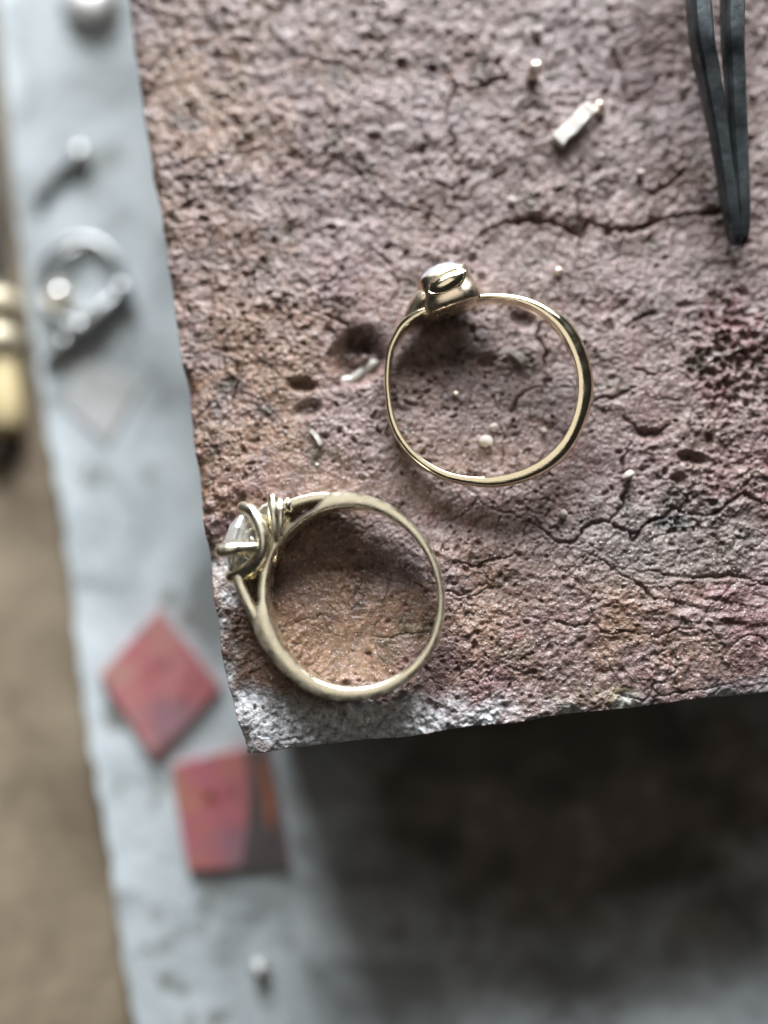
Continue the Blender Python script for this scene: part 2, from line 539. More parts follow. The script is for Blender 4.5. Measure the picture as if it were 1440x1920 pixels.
# cracks
jx = PX + 6.0 * fbm(PX, PY, 34, 210, 4, 0.6)
jy = PY + 6.0 * fbm(PX, PY, 34, 215, 4, 0.6)
CR = [
    ([(920, 425), (1000, 412), (1050, 416), (1088, 432), (1112, 414), (1150, 438), (1195, 428), (1240, 408), (1300, 400), (1352, 388)], 6.5, 0.95),
    ([(1092, 300), (1084, 370), (1088, 432), (1078, 492)], 3.0, 0.5),
    ([(1150, 438), (1132, 400), (1140, 370)], 2.6, 0.35),
    ([(1215, 360), (1250, 340), (1275, 325)], 5, 0.6),
    ([(830, 120), (850, 165), (910, 160), (960, 140)], 5, 0.45),
    ([(850, 165), (840, 220), (850, 260)], 4, 0.4),
    ([(1150, 90), (1168, 135), (1180, 185), (1215, 165), (1240, 140)], 5, 0.5),
    ([(870, 370), (910, 340), (950, 320)], 3.5, 0.35),
    ([(520, 600), (560, 570), (600, 580), (650, 612)], 3.5, 0.4),
    ([(600, 585), (605, 545), (640, 520)], 2.8, 0.3),
    ([(1018, 600), (1010, 630), (1028, 665), (1022, 720), (975, 738), (966, 772)], 3.4, 0.6),
    ([(1022, 722), (1060, 728), (1085, 735)], 2.6, 0.4),
    ([(945, 805), (948, 850), (940, 885)], 2.4, 0.35),
    ([(1175, 612), (1205, 600), (1230, 592)], 3.2, 0.45),
    ([(1255, 610), (1262, 650), (1272, 668)], 2.4, 0.35),
    ([(1190, 695), (1230, 698), (1262, 692)], 2.6, 0.35),
    ([(1192, 722), (1150, 742), (1110, 762)], 2.4, 0.35),
    ([(1172, 780), (1195, 812), (1235, 812), (1262, 800)], 4.2, 0.6),
    ([(1182, 835), (1170, 870), (1178, 920), (1160, 950), (1148, 975), (1112, 978), (1080, 1012), (1040, 1012), (1000, 985)], 3.4, 0.6),
    ([(1148, 975), (1180, 1000), (1192, 1010), (1215, 985), (1260, 958), (1290, 960), (1330, 968), (1362, 942), (1395, 932), (1440, 950), (1480, 955)], 4.0, 0.75),
    ([(1230, 890), (1265, 905), (1285, 935), (1290, 960)], 3.0, 0.4),
    ([(1340, 968), (1342, 1000), (1350, 1040)], 2.4, 0.35),
    ([(1000, 985), (960, 960), (920, 955), (895, 930)], 2.4, 0.35),
    ([(838, 982), (870, 960), (895, 930)], 2.2, 0.3),
    ([(1000, 985), (960, 1040), (900, 1060), (860, 1050)], 2.2, 0.35),
    ([(1110, 1040), (1150, 1070), (1190, 1095), (1220, 1120)], 2.6, 0.4),
    ([(1040, 1165), (1080, 1180), (1100, 1172)], 2.6, 0.35),
    ([(840, 1110), (880, 1120), (930, 1100)], 2.0, 0.3),
    ([(660, 1060), (720, 1080), (790, 1100)], 2.2, 0.3),
    ([(720, 470), (745, 520), (735, 560)], 2.6, 0.3),
    ([(640, 300), (700, 330), (720, 380), (800, 400)], 3.0, 0.3),
    ([(500, 60), (560, 110), (640, 120), (700, 170)], 4.0, 0.4),
    ([(420, 640), (450, 700), (440, 760)], 2.6, 0.3),
    ([(1300, 1090), (1380, 1080), (1440, 1095)], 5, 0.5),
]
for line, w, depth in CR:
    dmin = np.full(PX.shape, 1e9)
    for (x0, y0), (x1, y1) in zip(line[:-1], line[1:]):
        dx, dy = x1 - x0, y1 - y0
        t = np.clip(((jx - x0) * dx + (jy - y0) * dy) / (dx * dx + dy * dy), 0, 1)
        dmin = np.minimum(dmin, np.hypot(jx - x0 - t * dx, jy - y0 - t * dy))
    w = w * (0.46 + 0.30 * np.clip(0.5 + wob2, 0, 1.3))
    Z -= depth * np.clip(0.95 + 0.4 * wob2, 0.6, 1.25) * np.exp(-(dmin / w) ** 2)
    Z += 0.03 * depth * np.exp(-((dmin - 3.2 * w) / (2.2 * w)) ** 2)
# faint net of hairline cracks
h1, h2 = worley(X + 0.8 * fbm(X, Y, 3.0, 230, 3), Y + 0.8 * fbm(X, Y, 3.0, 233, 3), 5.2, 240)
Z -= 0.22 * np.clip(0.35 + 0.9 * fbm(X, Y, 9.0, 245, 2), 0, 1) * np.exp(-((h2 - h1) / 0.022) ** 2)
h1, h2 = worley(X + 0.5 * fbm(X, Y, 1.4, 250, 3), Y + 0.5 * fbm(X, Y, 1.4, 253, 3), 2.3, 255)
Z -= 0.20 * np.clip(0.3 + 1.1 * fbm(X, Y, 7.0, 258, 2), 0, 1) * np.exp(-((h2 - h1) / 0.035) ** 2)
# crumbly broken scabs
scab = np.clip(fbm(X, Y, 5.0, 262, 4, 0.6) * 3.0 - 0.9, 0, 1)
Z += scab * (0.12 + 0.16 * fbm(X, Y, 0.6, 266, 2))


# pits and hollows
def pit(cx, cy, rx, ry, depth, ang=0.0, p=1.6, rough=0.25):
    global Z
    a = blob(cx, cy, rx, ry, p, ang)
    Z -= depth * np.clip(a * (1 + rough * wob2), 0, 1.4)


pit(670, 668, 50, 48, 1.9, 0.2, 2.4, 0.5)
Z += blob(670, 664, 46, 40, 2.0) * 0.45 * fbm(X, Y, 0.9, 260, 3)
pit(655, 705, 34, 14, 0.9, -0.5, 2.0)
pit(566, 722, 24, 13, 0.9, 0.1, 2.0)
pit(578, 768, 26, 15, 0.7, -0.3, 2.0)
pit(1300, 860, 26, 10, 0.7, 0.1, 2)
pit(985, 600, 22, 14, 0.6, 0.3, 2)
pit(1220, 815, 26, 9, 0.5, 0.1, 2)
nU, nV = UU.shape


def small_pits(n, region, rlo, rhi, depth):
    global Z
    for _ in range(n):
        cx, cy = region()
        q = at(cx, cy)
        d = q - P0
        u = d.x * e_u.x + d.y * e_u.y
        v = d.x * e_v.x + d.y * e_v.y
        i, j = int(u / 0.105), int(v / 0.105)
        if i < 12 or j < 12 or i > 615 or j > 760:
            continue
        r = rng.uniform(rlo, rhi) ** 1.0
        k = int(r * 2.2 / 0.105) + 2
        sl = (slice(i - k, i + k), slice(j - k, j + k))
        ex, ey, sk = rng.uniform(0.7, 1.5), rng.uniform(0.7, 1.5), rng.uniform(-0.5, 0.5)
        d2 = (((UU[sl] - u) * ex + (VV[sl] - v) * sk) ** 2 + ((VV[sl] - v) * ey) ** 2) / (r * r) * (1 + 0.5 * wob2[sl])
        Z[sl] -= depth * r / rhi * np.exp(-d2 ** 1.8)
        Z[sl] += 0.12 * depth * r / rhi * np.exp(-((np.sqrt(d2) - 1.5) / 0.4) ** 2)


PC = [(rng.uniform(280, 1440), rng.uniform(0, 1380), rng.uniform(20, 90)) for _ in range(46)]


def clustered():
    c = PC[int(rng.integers(len(PC)))]
    return rng.normal(c[0], c[2]), rng.normal(c[1], c[2])


small_pits(800, clustered, 0.06, 0.22, 0.36)
small_pits(90, clustered, 0.18, 0.42, 0.45)
small_pits(350, lambda: (rng.uniform(250, 1440), rng.uniform(0, 1400)), 0.06, 0.2, 0.3)
small_pits(220, lambda: (rng.normal(880, 130), rng.normal(720, 110)), 0.09, 0.22, 0.42)
small_pits(120, lambda: (rng.normal(1060, 60), rng.normal(960, 50)), 0.07, 0.15, 0.34)
small_pits(60, lambda: (rng.uniform(300, 1440), rng.uniform(0, 700)), 0.3, 0.55, 0.5)
small_pits(70, lambda: (rng.normal(1290, 90), rng.normal(840, 60)), 0.12, 0.3, 0.45)

# seats worn under the rings and the tweezers, so that they lie on the surface
Z -= 1.4 * blob(450, 1035, 70, 75, 1.5)
Z += 0.3 * blob(800, 1140, 70, 110, 1.3)
# worn, rounded rim
rim = np.minimum(UU, VV)
Z -= 0.55 * np.exp(-(UU / 0.8)) * (1 + 0.8 * wob2) + 0.55 * np.exp(-(VV / 0.8)) * (1 + 0.8 * wob2)
Z -= 0.2 * corner
Z -= float(np.median(Z[:540, :750]))
Z = np.clip(Z, -2.6, 1.2)
zi = Z


def surf(x, y):
    d = Vector((x - P0.x, y - P0.y))
    # solve the slightly skewed u, v frame
    det = e_u.x * e_v.y - e_u.y * e_v.x
    u = (d.x * e_v.y - d.y * e_v.x) / det
    v = (e_u.x * d.y - e_u.y * d.x) / det
    i = int(np.clip(np.searchsorted(U, u), 0, nU - 1))
    j = int(np.clip(np.searchsorted(Vv, v), 0, nV - 1))
    return float(Z[i, j])


top_n = nU * nV
verts = np.stack([X, Y, Z], -1).reshape(-1, 3)
ii, jj = np.meshgrid(np.arange(nU - 1), np.arange(nV - 1), indexing='ij')
a = (ii * nV + jj).ravel()
quads = np.stack([a, a + nV, a + nV + 1, a + 1], -1)
# skirts: the border loop going down in rough rows to the base
border = ([i * nV for i in range(nU)] + [(nU - 1) * nV + j for j in range(1, nV)] + [i * nV + nV - 1 for i in range(nU - 2, -1, -1)] + [j for j in range(nV - 2, 0, -1)])
bl = np.array(border)
bv = verts[bl]
rows = [-0.9, -1.8, -3.0, -5.0, -8.0, -12.0, -17.0, SHEET_Z + 0.03]
cen = np.array([P0.x + e_u.x * 50 + e_v.x * 75, P0.y + e_u.y * 50 + e_v.y * 75])
allv = [verts]; allq = [quads]
prev = bl; base_i = top_n
for r, z in enumerate(rows):
    p = bv.copy()
    s_ = np.arange(len(bl)) * 0.105
    dirv = cen - p[:, :2]
    dirv /= np.linalg.norm(dirv, axis=1)[:, None]
    off = 0.25 + 0.3 * r ** 0.5 * (1 + 0.4 * fbm(s_, s_ * 0 + z, 2.0, 300 + r, 3))
    p[:, :2] += dirv * (off * 0.5)[:, None]
    p[:, 2] = np.minimum(p[:, 2] - 0.2 * (r + 1), z)
    if r == len(rows) - 1:
        p[:, 2] = z
    cur = np.arange(len(bl)) + base_i
    allv.append(p)
    nx = np.roll(np.arange(len(bl)), -1)
    allq.append(np.stack([prev, cur, cur[nx], prev[nx]], -1))
    prev = cur; base_i += len(bl)
verts = np.concatenate(allv) * S
quads = np.concatenate(allq)
me = bpy.data.meshes.new('soldering_block')
me.vertices.add(len(verts))
me.vertices.foreach_set('co', verts.astype(np.float32).ravel())
me.loops.add(len(quads) * 4)
me.loops.foreach_set('vertex_index', quads.astype(np.int32).ravel())
me.polygons.add(len(quads))
me.polygons.foreach_set('loop_start', np.arange(0, len(quads) * 4, 4, dtype=np.int32))
me.polygons.foreach_set('use_smooth', np.ones(len(quads), dtype=bool))
me.update(calc_edges=True)
me.validate()
for nm, arr in (('tan', tanm), ('red', red), ('ash', ash), ('frost', frost), ('yellow', yellow), ('char_shade', char_shade_mask)):
    at_ = me.attributes.new(nm, 'FLOAT', 'POINT')
    full = np.zeros(len(verts), dtype=np.float32)
    full[:top_n] = arr.ravel()
    if nm == 'ash':
        full[top_n:] = 0.6
    at_.data.foreach_set('value', full)
me.materials.append(M_BLOCK)
block = bpy.data.objects.new('soldering_block', me)
scene.collection.objects.link(block)
tag(block, 'thick cracked mauve and tan fired soldering block carrying the two gold rings', 'soldering block')

# loose grit, too many and too small to count
gv, gf = [], []
tet = np.array([(1, 0, -0.5), (-0.5, 0.87, -0.5), (-0.5, -0.87, -0.5), (0.1, 0, 0.9), (0.5, 0.6, 0.35), (-0.6, 0.1, 0.4)])
tf = [(0, 1, 4), (0, 4, 3), (1, 2, 5), (1, 5, 4), (4, 5, 3), (2, 0, 3), (2, 3, 5), (0, 2, 1)]
for _ in range(3800):
    px, py = rng.uniform(260, 1460), rng.uniform(-20, 1405)
    q = at(px, py)
    d = q - P0
    if d.x * e_u.x + d.y * e_u.y < 1.0 or d.x * e_v.x + d.y * e_v.y < 1.0:
        continue
    r = float(np.clip(rng.lognormal(-2.55, 0.45), 0.03, 0.26))
    z = surf(q.x, q.y)
    m3 = np.array(Matrix.Rotation(rng.uniform(0, 6.28), 3, 'Z') @ Matrix.Rotation(rng.uniform(0, 3.1), 3, 'X'))
    pts = (tet * rng.uniform(0.6, 1.2, 3) * r) @ m3.T + np.array([q.x, q.y, z + 0.3 * r])
    b = len(gv)
    gv += pts.tolist()
    gf += [tuple(i + b for i in f) for f in tf]
grit = mesh_obj('grit', gv, gf, M_GRIT, smooth=False)
grit['kind'] = 'stuff'
tag(grit, 'fine loose mineral grit strewn over the soldering block', 'grit')


# ------------------------------------------------------------------ gem cutter
def brilliant(r, m=8, table=0.57, crown=0.32, pav=0.86):
    V, F = [], []
    ring = lambda n, rad, z, off: [(rad * math.cos((k + off) * 2 * math.pi / n), rad * math.sin((k + off) * 2 * math.pi / n), z) for k in range(n)]
    T = ring(m, table * r, crown * r, 0); K_ = ring(m, 0.80 * r, crown * 0.58 * r, 0.5)
    G1 = ring(2 * m, r, 0.03 * r, 0); G2 = ring(2 * m, r, -0.03 * r, 0)
    L = ring(m, 0.42 * r, -pav * 0.56 * r, 0.5)
    V = T + K_ + G1 + G2 + L + [(0, 0, -pav * r)]
    t, k0, g1, g2, l, c = 0, m, 2 * m, 4 * m, 6 * m, 7 * m
    F.append(tuple(range(m)))
    for i in range(m):
        j = (i + 1) % m
        F += [(t + i, k0 + i, t + j), (k0 + i, g1 + (2 * i + 1) % (2 * m), g1 + (2 * i + 2) % (2 * m)), (k0 + i, g1 + 2 * i, g1 + 2 * i + 1),
              (t + j, k0 + i, g1 + (2 * i + 2) % (2 * m), k0 + j)]
        F += [(l + i, g2 + (2 * i + 1) % (2 * m), g2 + 2 * i), (l + i, g2 + (2 * i + 2) % (2 * m), g2 + 2 * i + 1),
              (l + i, l + j, g2 + (2 * i + 2) % (2 * m)), (c, l + j, l + i)]
    for i in range(2 * m):
        j = (i + 1) % (2 * m)
        F.append((g1 + i, g2 + i, g2 + j, g1 + j))
    return V, F


def frame_apply(V, org, a, b, c):
    """local x,y,z -> org + x*a + y*b + z*c"""
    org, a, b, c = (np.array(q, float) for q in (org, a, b, c))
    return [tuple(org + v[0] * a + v[1] * b + v[2] * c) for v in V]


def polar_table(pts, cx, cy, s, n):
    ang, rad = [], []
    for x, y in pts:
        dx, dy = (x - cx) / s, (cy - y) / s
        ang.append(math.atan2(dy, dx) % (2 * math.pi)); rad.append(math.hypot(dx, dy))
    o = np.argsort(ang)
    ang = np.array(ang)[o]; rad = np.array(rad)[o]
    th = np.linspace(0, 2 * math.pi, n, endpoint=False)
    r = np.interp(th, np.concatenate([ang - 2 * math.pi, ang, ang + 2 * math.pi]), np.tile(rad, 3))
    k = np.exp(-np.linspace(-2, 2, 9) ** 2); k /= k.sum()
    pad = np.concatenate([r[-4:], r, r[:4]])
    return th, np.convolve(pad, k, 'valid')


def smooth_by_angle(th, knots):
    """knots: (angle in degrees, value) periodic"""
    a = np.radians([k[0] for k in knots]); v = np.array([k[1] for k in knots], float)
    o = np.argsort(a); a, v = a[o], v[o]
    r = np.interp(th, np.concatenate([a - 2 * math.pi, a, a + 2 * math.pi]), np.tile(v, 3))
    k = np.ones(9) / 9
    return np.convolve(np.concatenate([r[-4:], r, r[:4]]), k, 'valid')


# ------------------------------------------------------------------ ring with the closed cup setting
SC1, C1 = 20.9, (908, 727)
inner1 = [(905, 553), (955, 555), (1010, 577), (1050, 611), (1075, 658), (1087, 710), (1082, 770), (1060, 822), (1010, 870), (950, 893), (885, 896), (830, 884), (780, 850), (745, 800), (730, 740), (728, 690), (735, 642), (757, 604), (790, 583), (850, 567)]
th, ri = polar_table(inner1, *C1, SC1, 220)
thick = smooth_by_angle(th, [(0, 1.45), (30, 1.4), (60, 1.15), (80, 0.75), (95, 0.7), (120, 0.8), (133, 1.2), (142, 0.9), (155, 0.65), (180, 0.62), (215, 0.75), (270, 0.9), (320, 1.3)])
halfw = smooth_by_angle(th, [(0, 1.05), (80, 1.1), (100, 1.5), (125, 1.6), (145, 1.1), (180, 1.0), (270, 0.95)])
secs = []
wobz = 0.06 * np.sin(2 * th + 0.6) + 0.02 * np.sin(5 * th)
flat_rim = smooth_by_angle(th, [(0, 0.30), (60, 0.35), (100, 0.45), (180, 0.55), (225, 0.68), (285, 0.70), (320, 0.5)])
for t, r, k, w, dz, fl in zip(th, ri + 0.012 * np.sin(7 * th + 1), thick * (1 + 0.05 * np.sin(4 * th) + 0.02 * np.sin(9 * th + 2)), halfw, wobz, flat_rim):
    c, s = math.cos(t), math.sin(t)
    prof = [(0.05, -w * 0.96), (0, -w * 0.8), (0, 0), (0, w * 0.8), (0.05, w * 0.96), (0.16 * k, w), (0.34 * k, w * 0.97)]
    prof[-1] = (fl * k, w * 0.97)
    prof += [(k * (fl + (1 - fl) * math.sin(a)), w * 0.97 * math.cos(a)) for a in np.linspace(0.3, math.pi - 0.3, 11)]
    prof += [(fl * k, -w * 0.97), (0.16 * k, -w)]
    secs.append([((r + d) * c, (r + d) * s, z + dz) for d, z in prof])
z1 = 2.35
ctr = at(C1[0], C1[1], z1 + 0.9)
ring1 = thing('gold_ring', (ctr.x, ctr.y, z1), (math.radians(3.0), math.radians(-6.0), 0), 'thin domed gold ring with a clear stone set in a closed polished cup', 'ring')
v, f = loft(secs, closed=True)
mesh_obj('shank', v, f, M_GOLD_A, ring1, auto=50)


def L1(px, py):
    return np.array([(px - C1[0]) / SC1, (C1[1] - py) / SC1])


hb = L1(849, 551)                                   # middle of the cup's foot
hd = np.array([-0.31, 0.95]); hd /= np.linalg.norm(hd)
ht = np.array([hd[1], -hd[0]])                      # along the band, to the right


def cushion(sx, sz, h, shift=0.0, n=48, e=2.7):
    out = []
    for q in np.linspace(0, 2 * math.pi, n, endpoint=False):
        cx, sz_ = math.cos(q), math.sin(q)
        x = sx * math.copysign(abs(cx) ** (2 / e), cx) + shift
        z = sz * math.copysign(abs(sz_) ** (2 / e), sz_)
        p = hb + ht * x + hd * h
        out.append((p[0], p[1], z))
    return out


cup = [cushion(2.50, 1.95, -0.85), cushion(2.86, 2.20, -0.72), cushion(2.92, 2.36, -0.4), cushion(2.90, 2.40, 0.12), cushion(2.80, 2.37, 0.5), cushion(2.66, 2.32, 1.1),
       cushion(2.60, 2.26, 1.7), cushion(2.60, 2.19, 2.35), cushion(2.58, 2.13, 2.62), cushion(2.48, 2.05, 2.70), cushion(2.36, 1.95, 2.68), cushion(2.3, 1.9, 2.5), cushion(1.6, 1.4, 1.7)]
v, f = loft(cup)
setting = mesh_obj('cup_setting', v, f, M_GOLD_C, ring1, auto=40)
# bulging polished oval panel on the upper side of the cup and its twin below
for sg in (1, -1):
    secs = []
    for rr, hh in ((1.06, -0.05), (1.05, 0.07), (1.0, 0.11), (0.96, 0.07), (0.92, 0.08), (0.8, 0.24), (0.6, 0.38), (0.35, 0.46), (0.1, 0.49), (0.01, 0.49)):
        row = []
        for q in np.linspace(0, 2 * math.pi, 40, endpoint=False):
            x = rr * 1.85 * math.cos(q) + 0.05
            h = 1.32 + rr * (0.88 * math.sin(q) + 0.22 * math.cos(q))
            p = hb + ht * x + hd * h
            row.append((p[0], p[1], sg * (2.43 - 0.09 * h + hh)))
        secs.append(row)
    v, f = loft(secs)
    mesh_obj('cup_panel', v, f, M_GOLD_A, setting, auto=50)
# shoulder web on the left of the cup
v, f = tube([(*L1(748, 604), 0), (*L1(768, 578), 0), (*(L1(790, 552)), 0), (*(L1(812, 538)), 0)], [0.36, 0.72, 1.15, 1.2], n=20, m=16, flat=1.45)
mesh_obj('shoulder', v, f, M_GOLD_C, ring1)
V, F = brilliant(2.38, 8, 0.58, 0.36, 0.5)
org = hb + hd * 2.72
V = frame_apply([(x * 1.0, y * 0.86, z) for x, y, z in V], (*org, 0), (*ht, 0), (0, 0, 1), (*hd, 0))
mesh_obj('stone', V, F, M_GEM_BLUE, ring1, smooth=False)

# ------------------------------------------------------------------ ring with the claw setting
SC2, C2 = 20.9, (664, 1118)
inner2 = [(520, 1030), (535, 1010), (560, 985), (600, 962), (650, 951), (700, 956), (745, 980), (785, 1020), (810, 1068), (820, 1120), (813, 1170), (795, 1212), (760, 1250), (710, 1277), (650, 1284), (600, 1270), (560, 1238), (525, 1188), (508, 1140), (505, 1085), (510, 1055)]
outer2 = [(560, 974), (578, 963), (594, 951), (604, 937), (613, 926), (660, 927), (720, 945), (770, 985), (808, 1038), (828, 1100), (829, 1150), (816, 1200), (782, 1252), (732, 1287), (670, 1301), (610, 1293), (560, 1266), (520, 1226), (490, 1180), (480, 1152), (487, 1120), (487, 1085), (492, 1050), (505, 1015), (530, 985)]
th, ri = polar_table(inner2, *C2, SC2, 240)
_, ro = polar_table(outer2, *C2, SC2, 240)
ro = np.maximum(ro + smooth_by_angle(th, [(0, 0.1), (60, 0.3), (92, 0.1), (107, 0.0), (125, -0.1), (187, 0.0), (198, 0.4), (250, 0.4), (300, 0.15)]), ri + 0.55)
halfw = smooth_by_angle(th, [(0, 1.25), (60, 1.6), (95, 2.0), (112, 2.0), (128, 1.75), (140, 1.5), (162, 1.5), (175, 1.75), (190, 2.0), (225, 1.8), (270, 1.5), (320, 1.25)])
secs = []
for t, r, o_, w in zip(th, ri, ro, halfw):
    c, s = math.cos(t), math.sin(t)
    k = o_ - r
    e = min(0.13, k * 0.3)
    prof = [(0, -w + e), (0, 0), (0, w - e), (e * 0.3, w - e * 0.3), (e, w), (k * 0.5, w + 0.05), (k - e, w - 0.02), (k - e * 0.3, w - e * 0.3), (k, w - e),
            (k + 0.10, 0), (k, -w + e), (k - e * 0.3, -w + e * 0.3), (k - e, -w), (e, -w), (e * 0.3, -w + e * 0.3)]
    secs.append([((r + d) * c, (r + d) * s, z) for d, z in prof])
z2 = 2.3
ctr = at(C2[0], C2[1], z2 + 1.4)
ring2 = thing('gold_ring', (ctr.x, ctr.y, z2), (math.radians(1.5), math.radians(-4.0), 0), 'pale gold ring with a round white stone held in a raised claw setting', 'ring')
v, f = loft(secs, closed=True)
mesh_obj('shank', v, f, M_GOLD_B, ring2, auto=45)


def L2(px, py, z=0.0):
    return np.array([(px - C2[0]) / SC2, (C2[1] - py) / SC2, z])


def bar(pts, thick_, half, n=24):
    """flat strip that is `half` wide along the ring axis and thick_ across"""
    C = spline(pts, n); T = [float(x[0]) for x in spline([(q,) for q in thick_], n)]
    W = [float(x[0]) for x in spline([(q,) for q in half], n)]
    secs = []
    for i in range(n):
        t = C[min(i + 1, n - 1)] - C[max(i - 1, 0)]
        t /= np.linalg.norm(t)
        u = np.array([-t[1], t[0], 0]); k, w = T[i] / 2, W[i]
        e = 0.12
        secs.append([C[i] + u * a + np.array([0, 0, b]) for a, b in ((-k, -w + e), (-k, w - e), (-k + 0.3 * e, w - 0.3 * e), (-k + e, w), (k - e, w), (k - 0.3 * e, w - 0.3 * e), (k, w - e), (k, -w + e), (k - 0.3 * e, -w + 0.3 * e), (k - e, -w), (-k + e, -w), (-k + 0.3 * e, -w + 0.3 * e))])
    return loft(secs)


v, f = bar([L2(640, 935), L2(604, 932), L2(574, 937), L2(547, 945), L2(522, 956)], [0.7, 0.75, 0.78, 0.78, 0.75], [1.9, 2.0, 2.0, 2.0, 2.0])
mesh_obj('shoulder', v, f, M_GOLD_B, ring2, auto=45)
v, f = bar([L2(490, 1172), L2(477, 1144), L2(463, 1117), L2(453, 1094), L2(448, 1078)], [0.95, 0.92, 0.86, 0.86, 0.86], [1.9, 2.0, 2.0, 2.0, 2.0])
mesh_obj('shoulder', v, f, M_GOLD_B, ring2, auto=45)

# claw head
a2 = np.array([-0.972, 0.234, 0.0])                 # outwards along the stone's axis
v2 = np.array([-0.234, -0.972, 0.0])                # across, towards the lower claw
w2 = np.array([0, 0, 1.0])                          # towards the camera
hc = L2(461, 1016)
RH = 3.15
head = mesh_obj('claw_head', *lathe([(0.5, -3.0), (1.25, -2.95), (1.35, -2.5), (0.95, -2.15), (0.55, -2.05)], 28), M_GOLD_B, ring2)
me_ = head.data
for vert in me_.vertices:
    p = np.array(vert.co) / S
    vert.co = Vector(hc + v2 * p[0] + w2 * p[1] + a2 * p[2]) * S
for sg in (1, -1):
    # one bent wire makes the upper and the lower claw, a straight claw stands between them
    zz = [1.2, 1.8, 2.3, 2.5, 2.45, 2.15, 1.6, 0.9]
    pp = [(455, 950), (473, 958), (488, 978), (498, 1004), (499, 1030), (487, 1054), (463, 1072), (433, 1080)]
    if sg < 0:
        zz = [0.6, 1.2, 1.7, 2.0, 2.0, 1.9, 1.6, 1.2]
    vv, ff = tube([L2(x, y, sg * z) for (x, y), z in zip(pp, zz)], [0.62, 0.64, 0.60, 0.56, 0.56, 0.58, 0.62, 0.58], n=44, m=16)
    mesh_obj('claw_pair', vv, ff, M_GOLD_B, head)
    vv, ff = tube([L2(494, 1026, 2.2 * sg), L2(468, 1028, 2.75 * sg), L2(444, 1031, 3.05 * sg), L2(425, 1034, 2.95 * sg)], [0.42, 0.52, 0.62, 0.66], n=26, m=16)
    mesh_obj('claw', vv, ff, M_GOLD_B, head)
# lower gallery wire joining the claws
pts = [hc + (v2 * math.sin(q) + w2 * math.cos(q)) * (0.70 * RH) + a2 * -1.45 for q in np.linspace(0, 2 * math.pi, 49)[:-1]]
secs = []
for i in range(48):
    rd = pts[i] - (hc + a2 * -1.45); rd /= np.linalg.norm(rd)
    secs.append([pts[i] + 0.24 * (rd * math.cos(b) + a2 * math.sin(b)) for b in np.linspace(0, 2 * math.pi, 8, endpoint=False)])
vv, ff = loft(secs, closed=True)
mesh_obj('gallery_wire', vv, ff, M_GOLD_B, head)
V, F = brilliant(RH * 0.97, 8, 0.56, 0.36, 0.84)
V = frame_apply(V, hc + a2 * 0.75, v2, np.cross(a2, v2), a2)
mesh_obj('stone', V, F, M_GEM, ring2, smooth=False)
# paddle-shaped accent bars on the upper shoulder with a small stone between
for sg in (1, -1):
    vv, ff = tube([L2(513, 934, 1.75 * sg), L2(516, 958, 1.95 * sg), L2(519, 985, 2.05 * sg), L2(522, 1014, 1.9 * sg)], [0.46, 0.56, 0.50, 0.28], n=22, m=14)
    mesh_obj('accent_bar', vv, ff, M_GOLD_B, ring2)
    vv, ff = tube([L2(529, 944, 1.75 * sg), L2(530, 962, 1.9 * sg), L2(530, 984, 1.95 * sg), L2(529, 1004, 1.85 * sg)], [0.32, 0.38, 0.34, 0.22], n=20, m=12)
    mesh_obj('accent_bar', vv, ff, M_GOLD_B, ring2)
vv, ff = bar([L2(505, 955), L2(515, 958), L2(528, 956), L2(542, 948)], [0.7, 0.9, 0.9, 0.6], [1.5, 1.75, 1.75, 1.6])
mesh_obj('accent_seat', vv, ff, M_GOLD_B, ring2, auto=45)
vv, ff = tube([L2(541, 938, 1.75), L2(543, 946, 1.9), L2(545, 954, 1.75)], [0.30, 0.34, 0.30], n=12, m=12)
mesh_obj('accent_claw', vv, ff, M_GOLD_B, ring2)
V, F = brilliant(1.05, 6)
ax = np.array([-0.45, 0.89, 0.0])
V = frame_apply(V, L2(500, 949, 0.9), (ax[1], -ax[0], 0), (0, 0, 1), ax)
mesh_obj('accent_stone', V, F, M_GEM, ring2, smooth=False)


# ------------------------------------------------------------------ blackened tweezers lying on the block
def arm(center_px, width_px, extra):
    secs, n = [], 60
    zc = [1.0, 1.8, 3.2, 4.8, 6.2]
    pts = []
    for (px, py), wd, z in zip(center_px, width_px, zc):
        q = at(px, py, z + 0.6)
        pts.append((q.x, q.y, z, wd / 20.6))
    pts += extra
    C = spline(pts, n)
    for i in range(n):
        t = C[min(i + 1, n - 1)][:3] - C[max(i - 1, 0)][:3]
        t[2] = 0; t /= np.linalg.norm(t)
        u = np.array([t[1], -t[0], 0])
        x, y, z, wd = C[i]
        k = wd / 2; hz = min(z * 0.85, k * 1.25)
        sc = (0.45, 0.8)[i] if i < 2 else 1
        secs.append([np.array([x, y, z + 0.15]) + u * k * sc * a + np.array([0, 0, hz * sc * b]) for a, b in
                     ((-1, -0.7), (-1, 0.62), (-0.93, 0.75), (-0.66, 1), (0.66, 1.0), (0.93, 0.75), (1, 0.62), (1, -0.7), (0.85, -0.9), (0.66, -1), (-0.66, -1), (-0.85, -0.9))])
    return loft(secs)


